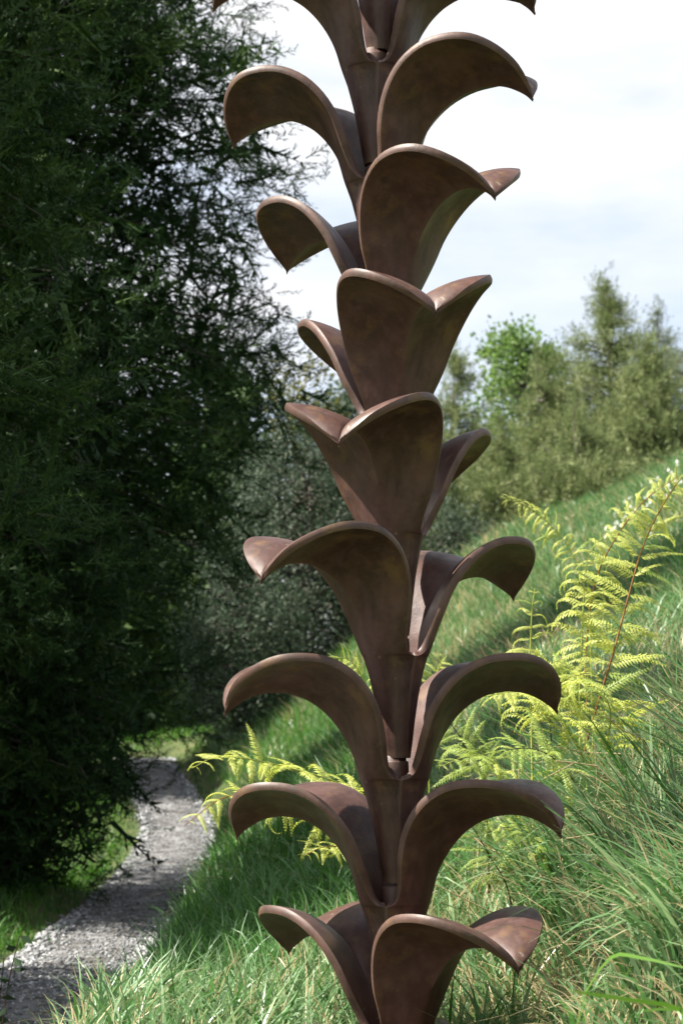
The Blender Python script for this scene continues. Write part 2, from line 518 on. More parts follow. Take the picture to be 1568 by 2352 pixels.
def leaf_mesh():
    nlow, nup = 14, 44
    zl = np.linspace(0, .82, nlow, endpoint=False)
    kl = np.interp(zl, *zip(*KEEL_LOW))
    el = np.interp(zl, *zip(*EDGE_LOW))
    K = spline(KEEL, nup)
    E = spline(EDGE, nup)
    rk = np.concatenate([kl, K[:, 0]])
    zk = np.concatenate([zl, K[:, 1]])
    re = np.concatenate([zl * 0, E[:, 0]])
    we = np.concatenate([el, E[:, 1]])
    ze = np.concatenate([zl, E[:, 2]])
    s = np.concatenate([zl * 0, np.linspace(0, 1, nup)])
    m = np.clip((s - 0.05) / 0.45, 0, 1)
    m = m * m * (3 - 2 * m)                   # 0: round tube, 1: two arched lobes with a keel between
    t = np.array([0, .06, .14, .24, .34, .44, .54, .64, .73, .81, .88, .93, .97, 1.0])
    t = np.concatenate([-t[:0:-1], t])
    u = np.abs(t)[None]
    amax = np.radians(90 - 24 * np.clip(s / 0.3, 0, 1))[:, None]
    a = u * amax
    ca = 1 - (1 - np.cos(a)) / (1 - np.cos(amax))
    sa = np.sin(a) / np.sin(amax)
    c = lambda v: v[:, None]
    r_el = c(re) + c(rk - re) * ca
    w_el = c(we) * sa
    z_el = c(zk) + c(ze - zk) * (1 - ca)
    r_li = c(rk) + c(re - rk) * u
    w_li = c(we) * u
    z_li = c(zk) + c(ze - zk) * (0.25 * u + 0.75 * (1 - (1 - u) ** 2.1))
    m = c(m)
    X = r_el * (1 - m) + r_li * m
    Y = (w_el * (1 - m) + w_li * m) * np.sign(t)[None]
    Z = z_el * (1 - m) + z_li * m
    # faint flutes along the lower tube
    fl = np.clip((0.9 - Z) / 0.4, 0, 1)
    ang = np.arctan2(Y, np.maximum(X, 1e-6))
    k = 1 - 0.022 * fl * (1 - np.cos(8 * ang)) * 0.5
    X, Y = X * k, Y * k
    O = np.stack([X, Y, Z], -1) * STEP
    ds = np.gradient(O, axis=0)
    dt = np.gradient(O, axis=1)
    N = unit(np.cross(dt, ds))                # outward / downward
    for _ in range(5):                        # keep the inner sheet from folding at the keel
        N[:, 1:-1] = unit(N[:, :-2] + 2 * N[:, 1:-1] + N[:, 2:])
    if (N[5, len(t) // 2] @ np.array((1, 0, 0))) < 0:
        N = -N
    th = np.concatenate([np.full(nlow, .040), np.interp(np.linspace(0, 1, nup), [0, .2, .72, .9, 1], [.042, .062, .066, .054, .020])]) * STEP
    k = np.clip((s - 0.02) / 0.2, 0, 1)[:, None]   # one direction for the whole lip, so that it stays full
    M0 = N.copy()
    lip = np.where(np.abs(t) > 0.7)[0]
    for q in lip:
        src = np.argmin(np.abs(t - 0.7 * np.sign(t[q])))
        N[:, q] = unit(M0[:, q] * (1 - k) + M0[:, src] * k)
    I = O - N * th[:, None, None]
    I[..., 1] = np.sign(t)[None] * np.maximum(I[..., 1] * np.sign(t)[None], 0.3 * np.abs(O[..., 1]))
    ns, ntt = O.shape[:2]
    # rounded rim between the outer and the inner sheet
    def rim(Oe, Ie, out):
        rows = []
        for q in (0.18, 0.5, 0.82):
            p = Oe * (1 - q) + Ie * q
            rows.append(p + out * (math.sin(q * math.pi) * 0.16))
        return rows
    push = np.concatenate([np.zeros(nlow + 3), np.ones(nup - 3)])[:, None] * th[:, None]
    Ls = rim(O[:, 0], I[:, 0], -unit(dt[:, 0]) * push)
    Rs = rim(O[:, -1], I[:, -1], unit(dt[:, -1]) * push)
    # each row: a closed loop O0..On, rim, In..I0, rim
    loop = np.concatenate([O, np.stack(Rs, 1), I[:, ::-1], np.stack(Ls, 1)[:, ::-1]], 1)
    nl = loop.shape[1]
    V = loop.reshape(-1, 3)
    i = np.arange(ns - 1)[:, None] * nl
    j = np.arange(nl)[None]
    kk = (j + 1) % nl
    F = np.stack([i + j, i + kk, i + nl + kk, i + nl + j], -1).reshape(-1, 4)
    # caps
    def cap(row):
        b = row * nl
        return np.array([[b + q, b + q + 1, b + (2 * ntt + 3 - (q + 1)) - 1 + 0, b + (2 * ntt + 3 - q) - 1 + 0] for q in range(ntt - 1)])
    F = np.vstack([F, cap(0), cap(ns - 1)])
    F5 = np.array([[r * nl + q for q in ring] for r in (0, ns - 1) for ring in ((ntt - 1, ntt, ntt + 1, ntt + 2, ntt + 3), (2 * ntt + 2, 2 * ntt + 3, 2 * ntt + 4, 2 * ntt + 5, 0))])
    me = mesh_data('leaf', V, [F, F5], M_RUST, smooth=True)
    import bmesh
    bm = bmesh.new()
    bm.from_mesh(me)
    bmesh.ops.recalc_face_normals(bm, faces=bm.faces[:])
    bm.to_mesh(me)
    bm.free()
    me.set_sharp_from_angle(angle=R(48))
    return me


def core_mesh():
    prof = [(.05, .06), (.115, .2), (.119, .6), (.117, .9), (.115, .966), (.112, .974), (.098, .977), (.097, 1.02), (.05, 1.03)]
    ns = 32
    a = np.linspace(0, 2 * np.pi, ns, endpoint=False)
    V = np.array([[(r * np.cos(q), r * np.sin(q), z) for q in a] for r, z in prof]).reshape(-1, 3) * STEP
    i = np.arange(len(prof) - 1)[:, None] * ns
    j = np.arange(ns)[None]
    k = (j + 1) % ns
    F = np.stack([i + j, i + k, i + ns + k, i + ns + j], -1).reshape(-1, 4)
    return mesh_data('segment', V, F, M_RUST, smooth=True)


def build_sculpture():
    root = link('leaf_column_sculpture', None, label='tall rust-brown metal sculpture of stacked curling leaf pairs beside the path', cat='sculpture')
    H6 = W(905, 2028, SD)[2]
    rings = {-1: 876, 0: 869, 1: 876, 2: 891, 3: 906, 4: 911, 5: 912, 6: 909, 7: 909, 8: 912, 9: 910}   # where each joint stands across the frame
    base = {k: np.array([W(p, 1800, SD)[0], SD, H6 + (6 - k) * STEP]) for k, p in rings.items()}
    base[-2] = base[-1] + np.array((0.0, 0, STEP))
    root.location = base[9]
    leaf, core = leaf_mesh(), core_mesh()
    for k in range(-1, 10):
        seg = link('segment', core, root)
        b = base[k]
        up = Vector((-0.013, 0, 1)).normalized()      # the whole column leans a little
        phi = R({-1: -36, 0: -3, 1: 24, 2: 52, 3: 77, 4: 109}.get(k, 20 + 30 * (k - 1)))
        # leaf azimuth: from +X towards the camera
        want = Vector((math.cos(phi), -math.sin(phi), 0))
        zx = (want - up * want.dot(up)).normalized()
        yx = up.cross(zx)
        m = Matrix((zx, yx, up)).transposed().to_4x4()
        m.translation = Vector(b - base[9])
        seg.matrix_local = m
        for q in (0, 1):
            lf = link('leaf', leaf, seg)
            lf.rotation_euler = (0, 0, math.pi * q)
    return root


build_sculpture()
# ------------------------------------------------------------------ foliage tools
def needle_spray(n_side, sub, seed, w=0.016, spread=0.72, side_len=0.45):
    """A feathery twig of length 1 along +Z: slender triangles (k,3,3)."""
    g = np.random.default_rng(seed)
    T = []

    def needle(a, b, w):
        a, b = np.asarray(a), np.asarray(b)
        s = unit(np.cross(b - a, g.normal(size=3))) * w
        T.append((a - s, a + s, b))
    needle((0, 0, 0), (0.03, 0.02, 1), w * 1.2)
    for i in range(n_side):
        z = 0.06 + 0.86 * (i + g.random()) / n_side
        az = g.uniform(0, 6.283)
        ln = side_len * (1.05 - 0.62 * z) * g.uniform(0.75, 1.25)
        d = unit(np.array((math.cos(az) * spread, math.sin(az) * spread, g.uniform(0.55, 1.0))))
        a = np.array((0, 0, z))
        b = a + d * ln
        needle(a, b, w)
        for _ in range(sub):
            q = g.uniform(0.15, 0.85)
            p = a + d * ln * q
            e = unit(d + g.normal(0, 0.55, 3))
            needle(p, p + e * ln * g.uniform(0.3, 0.55), w * 0.85)
    return np.array(T)


def plume(n, seed, w=0.028):
    """A soft upright flame of short needles, length 1 along +Z."""
    g = np.random.default_rng(seed)
    T = []
    for i in range(n):
        z = g.random() ** 1.2 * 0.85
        az = g.uniform(0, 6.283)
        r = 0.24 * (1 - z) ** 0.8 * g.uniform(0.2, 1.0)
        a = np.array((math.cos(az) * r, math.sin(az) * r, z))
        d = unit(np.array((math.cos(az) * 0.5, math.sin(az) * 0.5, 1.0)) + g.normal(0, 0.22, 3))
        b = a + d * g.uniform(0.16, 0.30)
        s = unit(np.cross(d, g.normal(size=3))) * w * g.uniform(0.7, 1.3)
        T.append((a - s, a + s, b))
    return np.array(T)


def place(templates, P, D, S, g, tint):
    """Copies of triangle templates at P, pointing along D, of size S -> vertices, tint."""
    D = unit(D)
    ref = np.where(np.abs(D[:, 2:3]) < 0.9, np.array([[0, 0, 1.0]]), np.array([[1.0, 0, 0]]))
    A = unit(np.cross(ref, D))
    B = np.cross(D, A)
    ro = g.uniform(0, 6.283, len(P))
    c, s = np.cos(ro)[:, None], np.sin(ro)[:, None]
    A, B = A * c + B * s, B * c - A * s
    which = g.integers(0, len(templates), len(P))
    VV, CC = [], []
    for k, T in enumerate(templates):
        m = which == k
        t = T.reshape(-1, 3)
        v = (A[m][:, None] * t[None, :, 0:1] + B[m][:, None] * t[None, :, 1:2] + D[m][:, None] * t[None, :, 2:3]) * S[m][:, None, None] + P[m][:, None]
        VV.append(v.reshape(-1, 3))
        CC.append(np.repeat(tint[m], len(t)))
    return np.concatenate(VV), np.concatenate(CC)


def tri_mesh(name, V, C, mat):
    return mesh_data(name, V, np.arange(len(V)).reshape(-1, 3), mat, C)


def leaf_tris(P, N, L, Wd, g):
    """Diamond leaves (two triangles folded on the midrib)."""
    n = len(P)
    D = unit(N)
    S = unit(np.cross(D, g.normal(size=(n, 3))))
    U = np.cross(D, S)
    L, Wd = L[:, None], Wd[:, None]
    tip = P + D * L
    mid = P + D * L * 0.45
    a = mid + S * Wd + U * Wd * 0.4
    b = mid - S * Wd + U * Wd * 0.4
    return np.stack([P, a, tip, P, tip, b], 1).reshape(-1, 3)


def conifer(name, label, x, y, height, prof, nb, per, templates, size, mat, seed, dirs=(0.7, -0.1, 0.5), rise=0.12, droop=0.35, fan=0.33, trunk_r=0.16, group=None, cat='tree', inner=0.3, sink=0.1, tint_mu=0.5, fill=0, clump=0.13, top_scale=1.0, sector=None):
    g = np.random.default_rng(seed)
    z0 = ground([x], [y])[0] - sink
    root = link(name, None, label=label, cat=cat, group=group)
    root.location = (x, y, z0)
    wood = Soup()
    tz = np.linspace(0, 1, 9)
    tp = np.column_stack([0.12 * np.sin(tz * 4 + seed), 0.12 * np.cos(tz * 3 + seed), tz * height * 0.97])
    wood.add(*tube(tp, trunk_r * (1 - tz * 0.93), 8))
    hs, rs = zip(*prof)
    PP, DD, TT, FP, FD = [], [], [], [], []
    # more branches where the crown is wide
    keep = g.uniform(0, max(rs), nb * 3)
    f = g.uniform(0.015, 0.99, nb * 3)
    f = f[keep < np.interp(f, hs, rs) + 0.15 * max(rs)][:nb]
    for k, fk in enumerate(f):
        Rk = np.interp(fk, hs, rs) * g.uniform(0.62, 1.06)
        az = g.uniform(0, 6.283)
        if sector and g.random() < 0.6:
            az = g.uniform(*sector)
        o = np.array((math.cos(az), math.sin(az), 0))
        tn = np.array((-o[1], o[0], 0))
        q = np.linspace(0, 1, 6)
        bend = g.normal(0, 0.12) * Rk
        zz = fk * height + rise * Rk * q - droop * Rk * q ** 2.2
        zz = np.maximum(zz, 0.12)
        br = o[None] * (Rk * q)[:, None] + tn[None] * (bend * q ** 2)[:, None]
        br[:, 2] = zz
        wood.add(*tube(br[[0, 2, 4]], np.maximum(0.012, 0.035 * trunk_r / 0.16) * (1.0 - q[[0, 2, 4]]) + 0.003, 3))
        m = max(3, int(per * (0.35 + 0.65 * Rk / max(rs))))
        mc = max(2, m // 7)                 # bushy clumps along the branch
        u = inner + (1 - inner) * g.random(mc) ** 0.5
        u[0] = 0.97
        lat = g.normal(0, fan * 0.6, mc) * Rk * (1.25 - u)
        lat[0] = 0
        own = np.concatenate([np.arange(mc), g.integers(0, mc, max(m - mc, 0))])[:m]
        u, lat = u[own], lat[own]
        p = np.stack([np.interp(u, q, br[:, c]) for c in range(3)], -1) + tn[None] * lat[:, None]
        p[:, 2] -= np.abs(lat) * 0.12
        off = g.normal(0, 1, (m, 3)) * clump
        p = p + off
        # side twigs that carry the outer sprays
        for j in g.choice(m, max(1, m // 12), replace=False):
            c0 = np.array([np.interp(max(u[j] - 0.12, 0), q, br[:, c]) for c in range(3)])
            if np.linalg.norm(p[j] - c0) < 0.55:
                wood.add(*tube(np.array([c0, p[j]]), [0.008, 0.003], 3))
        d = o[None] * dirs[0] + unit(off) * 0.35 + np.array([[0, 0, dirs[1]]]) + tn[None] * (lat / max(Rk * 0.3, 0.1))[:, None] * 0.5 + g.normal(0, dirs[2], (m, 3))
        PP.append(p)
        DD.append(d)
        TT.append(np.clip(g.normal(tint_mu, 0.2, mc), 0, 1)[own])
        if fill:
            u = g.uniform(0.15, 0.90, fill)
            p = np.stack([np.interp(u, q, br[:, c]) for c in range(3)], -1) + g.normal(0, 0.13, (fill, 3)) * min(Rk, 1.6)
            FP.append(p)
            FD.append(g.normal(0, 1, (fill, 3)) + o[None] * 0.5)
    if top_scale < 1:                       # the leading shoot
        m = 60
        f = g.uniform(0.84, 1.0, m)
        PP.append(np.column_stack([g.normal(0, 1, (m, 2)) * (1.03 - f)[:, None] * 1.1 + tp[-1, :2], f * height * 1.0]))
        DD.append(np.column_stack([g.normal(0, 0.2, (m, 2)), np.ones(m)]))
        TT.append(np.full(m, tint_mu))
    P, D, T = np.concatenate(PP), np.concatenate(DD), np.concatenate(TT)
    def inside(Q, tol):                     # no stray sprays far outside the crown
        return np.hypot(Q[:, 0], Q[:, 1]) < np.interp(Q[:, 2] / height, hs, rs) * 1.12 + tol
    ok = inside(P, 0.45 if mat is M_CONIFER else 0.25)
    P, D, T = P[ok], D[ok], T[ok]
    P[:, 2] = np.maximum(P[:, 2], 0.05)
    T = np.clip(T + g.normal(0, 0.12, len(T)), 0, 1)
    if fill and mat is not M_CONIFER:
        ok = (P[:, 1] < 0.25 * max(rs)) | (g.random(len(P)) < 0.35)
        P, D, T = P[ok], D[ok], T[ok]
    if fill and mat is M_CONIFER:           # the far and off-frame sides are thinner
        px, py = project(P + np.array((x, y, z0)))
        hid = (px < -130) | (py < -200) | (P[:, 1] > 0.3 * max(rs))
        ok = ~hid | (g.random(len(P)) < 0.12)
        P, D, T = P[ok], D[ok], T[ok]
    S = size * g.uniform(0.65, 1.3, len(P)) * (1 - (1 - top_scale) * np.clip(P[:, 2] / height, 0, 1))
    V, C = place(templates, P, D, S, g, T)
    if fill:
        FP, FD = np.concatenate(FP), np.concatenate(FD)
        ok = inside(FP, 0.25 if mat is M_CONIFER else 0.1) & (FP[:, 2] < height * 0.97)
        FP, FD = FP[ok], FD[ok]
        if mat is not M_CONIFER:
            ok = (FP[:, 1] < 0.2 * max(rs)) | (g.random(len(FP)) < 0.3)
            FP, FD = FP[ok], FD[ok]
        V2, C2 = place(INNER if mat is M_CONIFER else TUFTS, FP, FD, size * (1.5 if mat is M_CONIFER else 1.75) * g.uniform(0.7, 1.2, len(FP)) * (1 - (1 - top_scale) * 1.3 * np.clip(FP[:, 2] / height, 0, 1)), g, np.clip(g.normal(tint_mu, 0.2, len(FP)), 0, 1))
        V, C = np.vstack([V, V2]), np.concatenate([C, C2])
    link('trunk', wood.data('trunk', M_BARK, True), root)
    link('crown', tri_mesh('crown', V, C, mat), root)
    return root


def broadleaf(name, label, x, y, height, crown, n_clump, per, leaf, mat, seed, group=None, cat='tree', clump_r=0.5, stems=1, up=0.2, low=0.25, spindle=False):
    """crown = (rx, ry, rz); leaves gathered in clumps at the ends of limbs."""
    g = np.random.default_rng(seed)
    z0 = ground([x], [y])[0] - 0.08
    root = link(name, None, label=label, cat=cat, group=group)
    root.location = (x, y, z0)
    rx, ry, rz = crown
    cz = height - rz
    wood = Soup()
    heads = []
    for s in range(stems):
        hx, hy = (g.normal(0, rx * 0.35), g.normal(0, ry * 0.35)) if stems > 1 else (0, 0)
        tz = np.linspace(0, 1, 8)
        tp = np.column_stack([hx * tz + 0.05 * np.sin(tz * 5 + s), hy * tz, tz * height * (0.93 if stems == 1 else g.uniform(0.7, 0.95))])
        tp[0, :2] += g.normal(0, 0.12, 2) if stems > 1 else 0
        wood.add(*tube(tp, (0.13 if stems == 1 else 0.045) * (1.02 - tz * 0.9), 6))
        heads.append(tp)
    PP, DD, TT = [], [], []
    for k in range(n_clump):
        while True:
            c = g.uniform(-1, 1, 3)
            r = np.linalg.norm(c)
            if 0.25 < r < 1:
                break
        c = c / r * r ** 0.5
        c = c * (rx, ry, rz) * g.uniform(0.85, 1.08)
        c[2] += cz
        c[2] = max(c[2], low)
        tp = heads[k % len(heads)]
        j = np.searchsorted(tp[:, 2], min(max(c[2] - 0.5 * rx, 0.1), tp[-2, 2]))
        a = tp[min(j, len(tp) - 1)]
        mid = (a + c) / 2 + (0, 0, 0.08 * rx)
        q = spline([a, mid, c], 5)
        wood.add(*tube(q, [0.03, 0.024, 0.018, 0.012, 0.006], 4))
        cr = clump_r * g.uniform(0.6, 1.3)
        p = c + g.normal(0, 0.42, (per, 3)) * cr * np.array((1, 1, 1.7 if spindle else 0.75))
        p[:, 2] = np.maximum(p[:, 2], 0.05)
        PP.append(p)
        DD.append(unit(p - c) * 0.6 + g.normal(0, 0.5, (per, 3)) + (0, 0, up))
        TT.append(np.clip(g.normal(0.5, 0.15) + g.normal(0, 0.17, per), 0, 1))
    P, D, T = np.concatenate(PP), np.concatenate(DD), np.concatenate(TT)
    L = leaf[0] * g.uniform(0.7, 1.3, len(P))
    V = leaf_tris(P, D, L, leaf[1] * g.uniform(0.7, 1.3, len(P)), g)
    link('trunk' if stems == 1 else 'stems', wood.data('stems', M_BARK, True), root)
    link('crown', tri_mesh('crown', V, np.repeat(T, 6), mat), root)
    return root


# ------------------------------------------------------------------ trees
SPRAYS = [needle_spray(14, 3, s, 0.014, 0.72, 0.27) for s in (1, 2, 3, 4, 5)]
INNER = [needle_spray(12, 1, s, 0.034, 1.0, 0.32) for s in (6, 7, 8)]
SPRAYS_LOOSE = [needle_spray(9, 2, s, 0.013, 0.9, 0.5) for s in (11, 12, 13)]
TUFTS = [plume(20, s, 0.026) for s in (21, 22, 23, 24)]

conifer('conifer_tree', 'dark green feathery conifer filling the left edge of the picture, nearest of the trees', -3.6, 10.7, 9.5,
        [(0, .7), (.12, .9), (.2, 1.4), (.26, 2.1), (.36, 2.35), (.45, 2.2), (.6, 2.3), (.75, 1.9), (.9, 1.0), (1, .15)], 160, 76, SPRAYS, 0.30, M_CONIFER, 101, fill=42, sector=(-2.4, 0.9),
        dirs=(0.55, 0.35, 0.4), rise=0.25, droop=0.3, tint_mu=0.62)
conifer('conifer_tree', 'tall dark conifer overhanging the gravel path with drooping branches', -3.9, 17.0, 12.5,
        [(0, 1.45), (.04, 1.75), (.08, 1.9), (.11, 2.1), (.14, 2.4), (.18, 2.8), (.22, 3.05), (.28, 3.15), (.34, 3.3), (.42, 3.5), (.46, 3.4), (.5, 3.6), (.58, 3.65), (.66, 3.1), (.74, 2.4), (.85, 1.3), (1, .15)],
        430, 44, SPRAYS, 0.35, M_CONIFER, 102, fill=25, sector=(-2.0, 0.5), dirs=(0.6, -0.05, 0.5), rise=0.22, droop=0.42, tint_mu=0.42)
conifer('conifer_tree', 'dark conifer standing far behind the overhanging tree, below the sky gap', -2.75, 40, 8.6,
        [(0, 2.3), (.3, 2.3), (.6, 1.5), (1, .1)], 90, 8, SPRAYS, 0.85, M_CONIFER, 103, fill=12, tint_mu=0.6)
conifer('conifer_tree', 'dark conifer in the shade beyond the left verge of the path', -6.3, 27, 8.0,
        [(0, 2.6), (.3, 2.6), (.6, 1.7), (1, .1)], 80, 6, SPRAYS, 0.85, M_CONIFER, 104, fill=12, tint_mu=0.6)

conifer('conifer_tree', 'dark conifer closing the view beyond the far end of the gravel path', -5.3, 36, 7.0,
        [(0, 2.5), (.3, 2.5), (.6, 1.7), (1, .1)], 80, 6, SPRAYS, 0.85, M_CONIFER, 105, fill=12, tint_mu=0.6)
BG = 'olive conifers behind the bank'
def bg_conifer(px, py, d, rb, label, mat, seed, nb=165, per=22, size=0.40, belly=0.45, base_drop=0.4):
    p = W(px, py, d)
    h = p[2] - ground([p[0]], [d])[0] + base_drop
    conifer('conifer_tree', label, p[0], d, h, [(0, rb * .8), (.12, rb), (belly, rb * .80), (.7, rb * .46), (.86, rb * .20), (1, .03)], nb, per, TUFTS, size, mat, seed,
            dirs=(0.30, 0.85, 0.2), rise=0.4, droop=0.25, fan=0.4, clump=0.16, top_scale=0.5, group=BG, inner=0.35, trunk_r=0.14, fill=18)
bg_conifer(1392, 672, 38, 2.9, 'tallest pointed olive-green conifer behind the grassy bank', M_OLIVE, 201, 290, 21)
bg_conifer(1245, 825, 37, 1.7, 'slender olive-green conifer beside the tallest pointed one, on its left', M_OLIVE, 202, 160, 22)
bg_conifer(1050, 820, 40, 1.9, 'olive-green conifer showing just right of the sculpture', M_OLIVE, 203, 160, 22)
bg_conifer(1505, 715, 45, 2.0, 'grey-green narrow-topped conifer right of the tallest pointed one', M_OLIVE_GREY, 204, 160, 22)
bg_conifer(1480, 810, 36, 2.0, 'broad olive conifer in front of the grey-green narrow-topped one', M_OLIVE, 205, 165, 22)
bg_conifer(1590, 770, 42, 2.4, 'blue-grey conifer cut by the right edge of the picture', M_OLIVE_GREY, 206, 165, 22)
bg_conifer(1150, 1010, 35, 1.3, 'short bushy olive conifer at the foot of the bright green tree', M_OLIVE, 207, 140, 22, 0.4, 0.6)
bg_conifer(1330, 960, 34.5, 1.5, 'low bushy olive conifer under the tallest pointed one', M_OLIVE, 208, 140, 22, 0.4, 0.6)
bg_conifer(960, 900, 42, 1.8, 'dark olive conifer mostly hidden behind the sculpture', M_OLIVE, 209, 140, 22)
bg_conifer(1010, 1090, 34, 1.0, 'small rounded olive conifer right beside the heart-shaped leaf', M_OLIVE, 210, 120, 24, 0.38, 0.65)

p = W(1192, 722, 48)
broadleaf('broadleaf_tree', 'bright fresh green leafy tree rising behind the olive conifers', p[0], 48, p[2] - ground([p[0]], [48])[0], (1.35, 1.2, 3.0), 90, 150, (0.14, 0.045), M_BRIGHT, 301, clump_r=0.52)
p = W(680, 790, 44)
broadleaf('broadleaf_tree', 'thin yellowish tree with sky showing through, left of the sculpture', p[0], 44, p[2] - ground([p[0]], [44])[0], (0.95, 1.0, 2.6), 46, 75, (0.13, 0.04), M_AUTUMN, 302, clump_r=0.5)
p = W(830, 850, 46)
broadleaf('broadleaf_tree', 'dark leafy tree crown hidden mostly behind the middle of the sculpture', p[0], 46, p[2] - ground([p[0]], [46])[0], (1.2, 1.2, 2.9), 60, 120, (0.14, 0.05), M_GREYLEAF, 303, clump_r=0.6)
# grey-green shrubs at the foot of the bank
for px, py, d, rx, lab, sd, nc in ((690, 945, 30, 1.15, 'tall grey-green small-leaved shrub between the dark conifer and the sculpture', 311, 120),
                                   (800, 1010, 31.5, 1.1, 'grey-green shrub directly behind the sculpture', 312, 90),
                                   (1030, 1165, 33, 0.8, 'grey-green shrub just right of the sculpture at the top of the bank', 313, 60),
                                   (560, 1270, 27.5, 0.8, 'dark grey-leaved shrub at the edge of the path, under the conifer', 314, 80)):
    p = W(px, py, d)
    h = p[2] - ground([p[0]], [d])[0]
    broadleaf('shrub', lab, p[0], d, h, (rx, rx, h * 0.52), nc, 170, (0.075, 0.017), M_GREYLEAF, sd, cat='shrub', group='grey-green shrubs', clump_r=0.42, stems=7, up=0.5, spindle=True)
for px, py, d, rx, lab, sd in ((330, 1560, 37, 1.0, 'bright yellow-green bush seen under the overhanging branches beyond the path', 321),
                               (450, 1590, 36, 0.8, 'bright green bush beyond the end of the path, beside the dark shrub', 322)):
    p = W(px, py, d)
    h = p[2] - ground([p[0]], [d])[0]
    broadleaf('bush', lab, p[0], d, max(h, 0.9), (rx, rx, max(h, 0.9) * 0.5), 36, 120, (0.09, 0.03), M_BRIGHT, sd, cat='bush', clump_r=0.4, stems=4)

# ------------------------------------------------------------------ grass
def ribbon(P, h, lean, width, tint, sag, segs, g, face=None):
    """Curved tapering blades; lean (n,2) in blade heights."""
    n = len(P)
    s = np.linspace(0, 1, segs + 1)
    hor = lean[:, None, :] * (h[:, None] * s[None] ** 1.7)[..., None]
    zz = h[:, None] * (s[None] - sag[:, None] * s[None] ** 2.6)
    C = np.concatenate([P[:, None, :2] + hor, (P[:, 2:3] + zz)[..., None]], -1)
    a = g.uniform(0, np.pi, n) if face is None else g.normal(0, face, n)
    side = np.stack([np.cos(a), np.sin(a), g.normal(0, 0.15, n)], -1)
    wd = width[:, None] * np.clip(1.0 - s[None] ** 2.2, 0.06, 1) * np.clip(0.55 + s[None] * 1.6, 0, 1)
    V = np.stack([C - side[:, None] * wd[..., None], C + side[:, None] * wd[..., None]], 2)
    V = V.reshape(n, -1, 3)
    q = np.array([(2 * k, 2 * k + 1, 2 * k + 3, 2 * k + 2) for k in range(segs)])
    F = (q[None] + (np.arange(n) * 2 * (segs + 1))[:, None, None]).reshape(-1, 4)
    return V.reshape(-1, 3), F, np.repeat(tint, 2 * (segs + 1))


def scatter(n, y0, y1, power, g, mx=300, my=320, xmin=None):
    """Ground points in and around what the camera sees, thinning with distance."""
    yy = np.linspace(y0, y1, 400)
    pdf = yy ** (1 - power)
    cdf = np.cumsum(pdf)
    y = np.interp(g.random(n), cdf / cdf[-1], yy)
    x = g.uniform(-1, 1, n) * y * 784 / FPX * 1.38
    z = ground(x, y)
    P = np.column_stack([x, y, z])
    return P[in_view(P, mx, my)]


def clumpy(P, g, sc):
    v = np.sin(P[:, 0] * sc * 1.9 + 2.1 * np.sin(P[:, 1] * sc * 0.7)) + np.sin(P[:, 1] * sc * 1.3 + 1.7 * np.sin(P[:, 0] * sc * 1.1 + 2))
    return v * 0.5


def long_grass():
    g = np.random.default_rng(401)
    out = Soup()
    P = scatter(43000, 4.6, 13.5, 0.9, g)
    pd, _ = path_dist(P[:, 0], P[:, 1])
    P = P[(pd > 0.62) & ~((P[:, 1] < 6.4) & (np.abs(P[:, 0] - 0.12) < 0.5))]
    thin = (P[:, 0] > 0.6) & (P[:, 1] < 8.8)
    P = P[~thin | (g.random(len(P)) < 0.4)]
    n = len(P)
    cl = clumpy(P, g, 1.6)
    right = 1 / (1 + np.exp(-(P[:, 0] - 0.38) * 7)) * (P[:, 1] < 9.5)
    h = (0.19 + 0.24 * g.random(n) ** 1.5 + 0.05 * cl) * (1 + 0.25 * right) * np.where(P[:, 1] < 6.3, 0.7, 1)
    az = g.uniform(0, 6.283, n)
    lean = np.stack([np.cos(az), np.sin(az)], -1) * g.uniform(0.15, 0.75, n)[:, None]
    lean += right[:, None] * np.array([[-0.32, -0.2]]) * g.uniform(0.2, 1.3, n)[:, None] + np.array([[0.10, 0.0]]) * (1 - right)[:, None]
    straw = g.random(n) < 0.13 + 0.16 * (np.sin(P[:, 0] * 3.1 + P[:, 1] * 1.7) > 0.45) + 0.1 * right
    t = np.where(straw, g.uniform(0.86, 1.0, n), np.clip(g.normal(0.56, 0.16, n), 0.1, 0.8))
    lush = (P[:, 1] > 8.3) & (P[:, 0] < 0.5)   # tree shade painted into the blade tint: deeper green towards the path
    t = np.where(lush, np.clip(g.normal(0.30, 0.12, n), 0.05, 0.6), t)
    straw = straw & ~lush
    w = g.uniform(0.0034, 0.0080, n) * np.where(straw, 0.7, 1)
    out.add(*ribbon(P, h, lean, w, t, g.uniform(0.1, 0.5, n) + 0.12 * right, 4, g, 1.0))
    # dead thatch lying low
    Q = P[g.random(n) < 0.22 + 0.5 * (right > 0.5)]
    m = len(Q)
    az = g.uniform(0, 6.283, m)
    hh = g.uniform(0.10, 0.22, m)
    out.add(*ribbon(Q + (0, 0, 0.02), hh, np.stack([np.cos(az), np.sin(az)], -1) * g.uniform(0.8, 2.0, m)[:, None], g.uniform(0.0015, 0.003, m), g.uniform(0.85, 1, m), g.uniform(0.3, 0.85, m), 4, g))
    return out.data('meadow_grass', M_GRASS)


link('meadow_grass', long_grass(), label='long sunlit green and straw-coloured grass around the foot of the sculpture', cat='grass', kind='stuff')


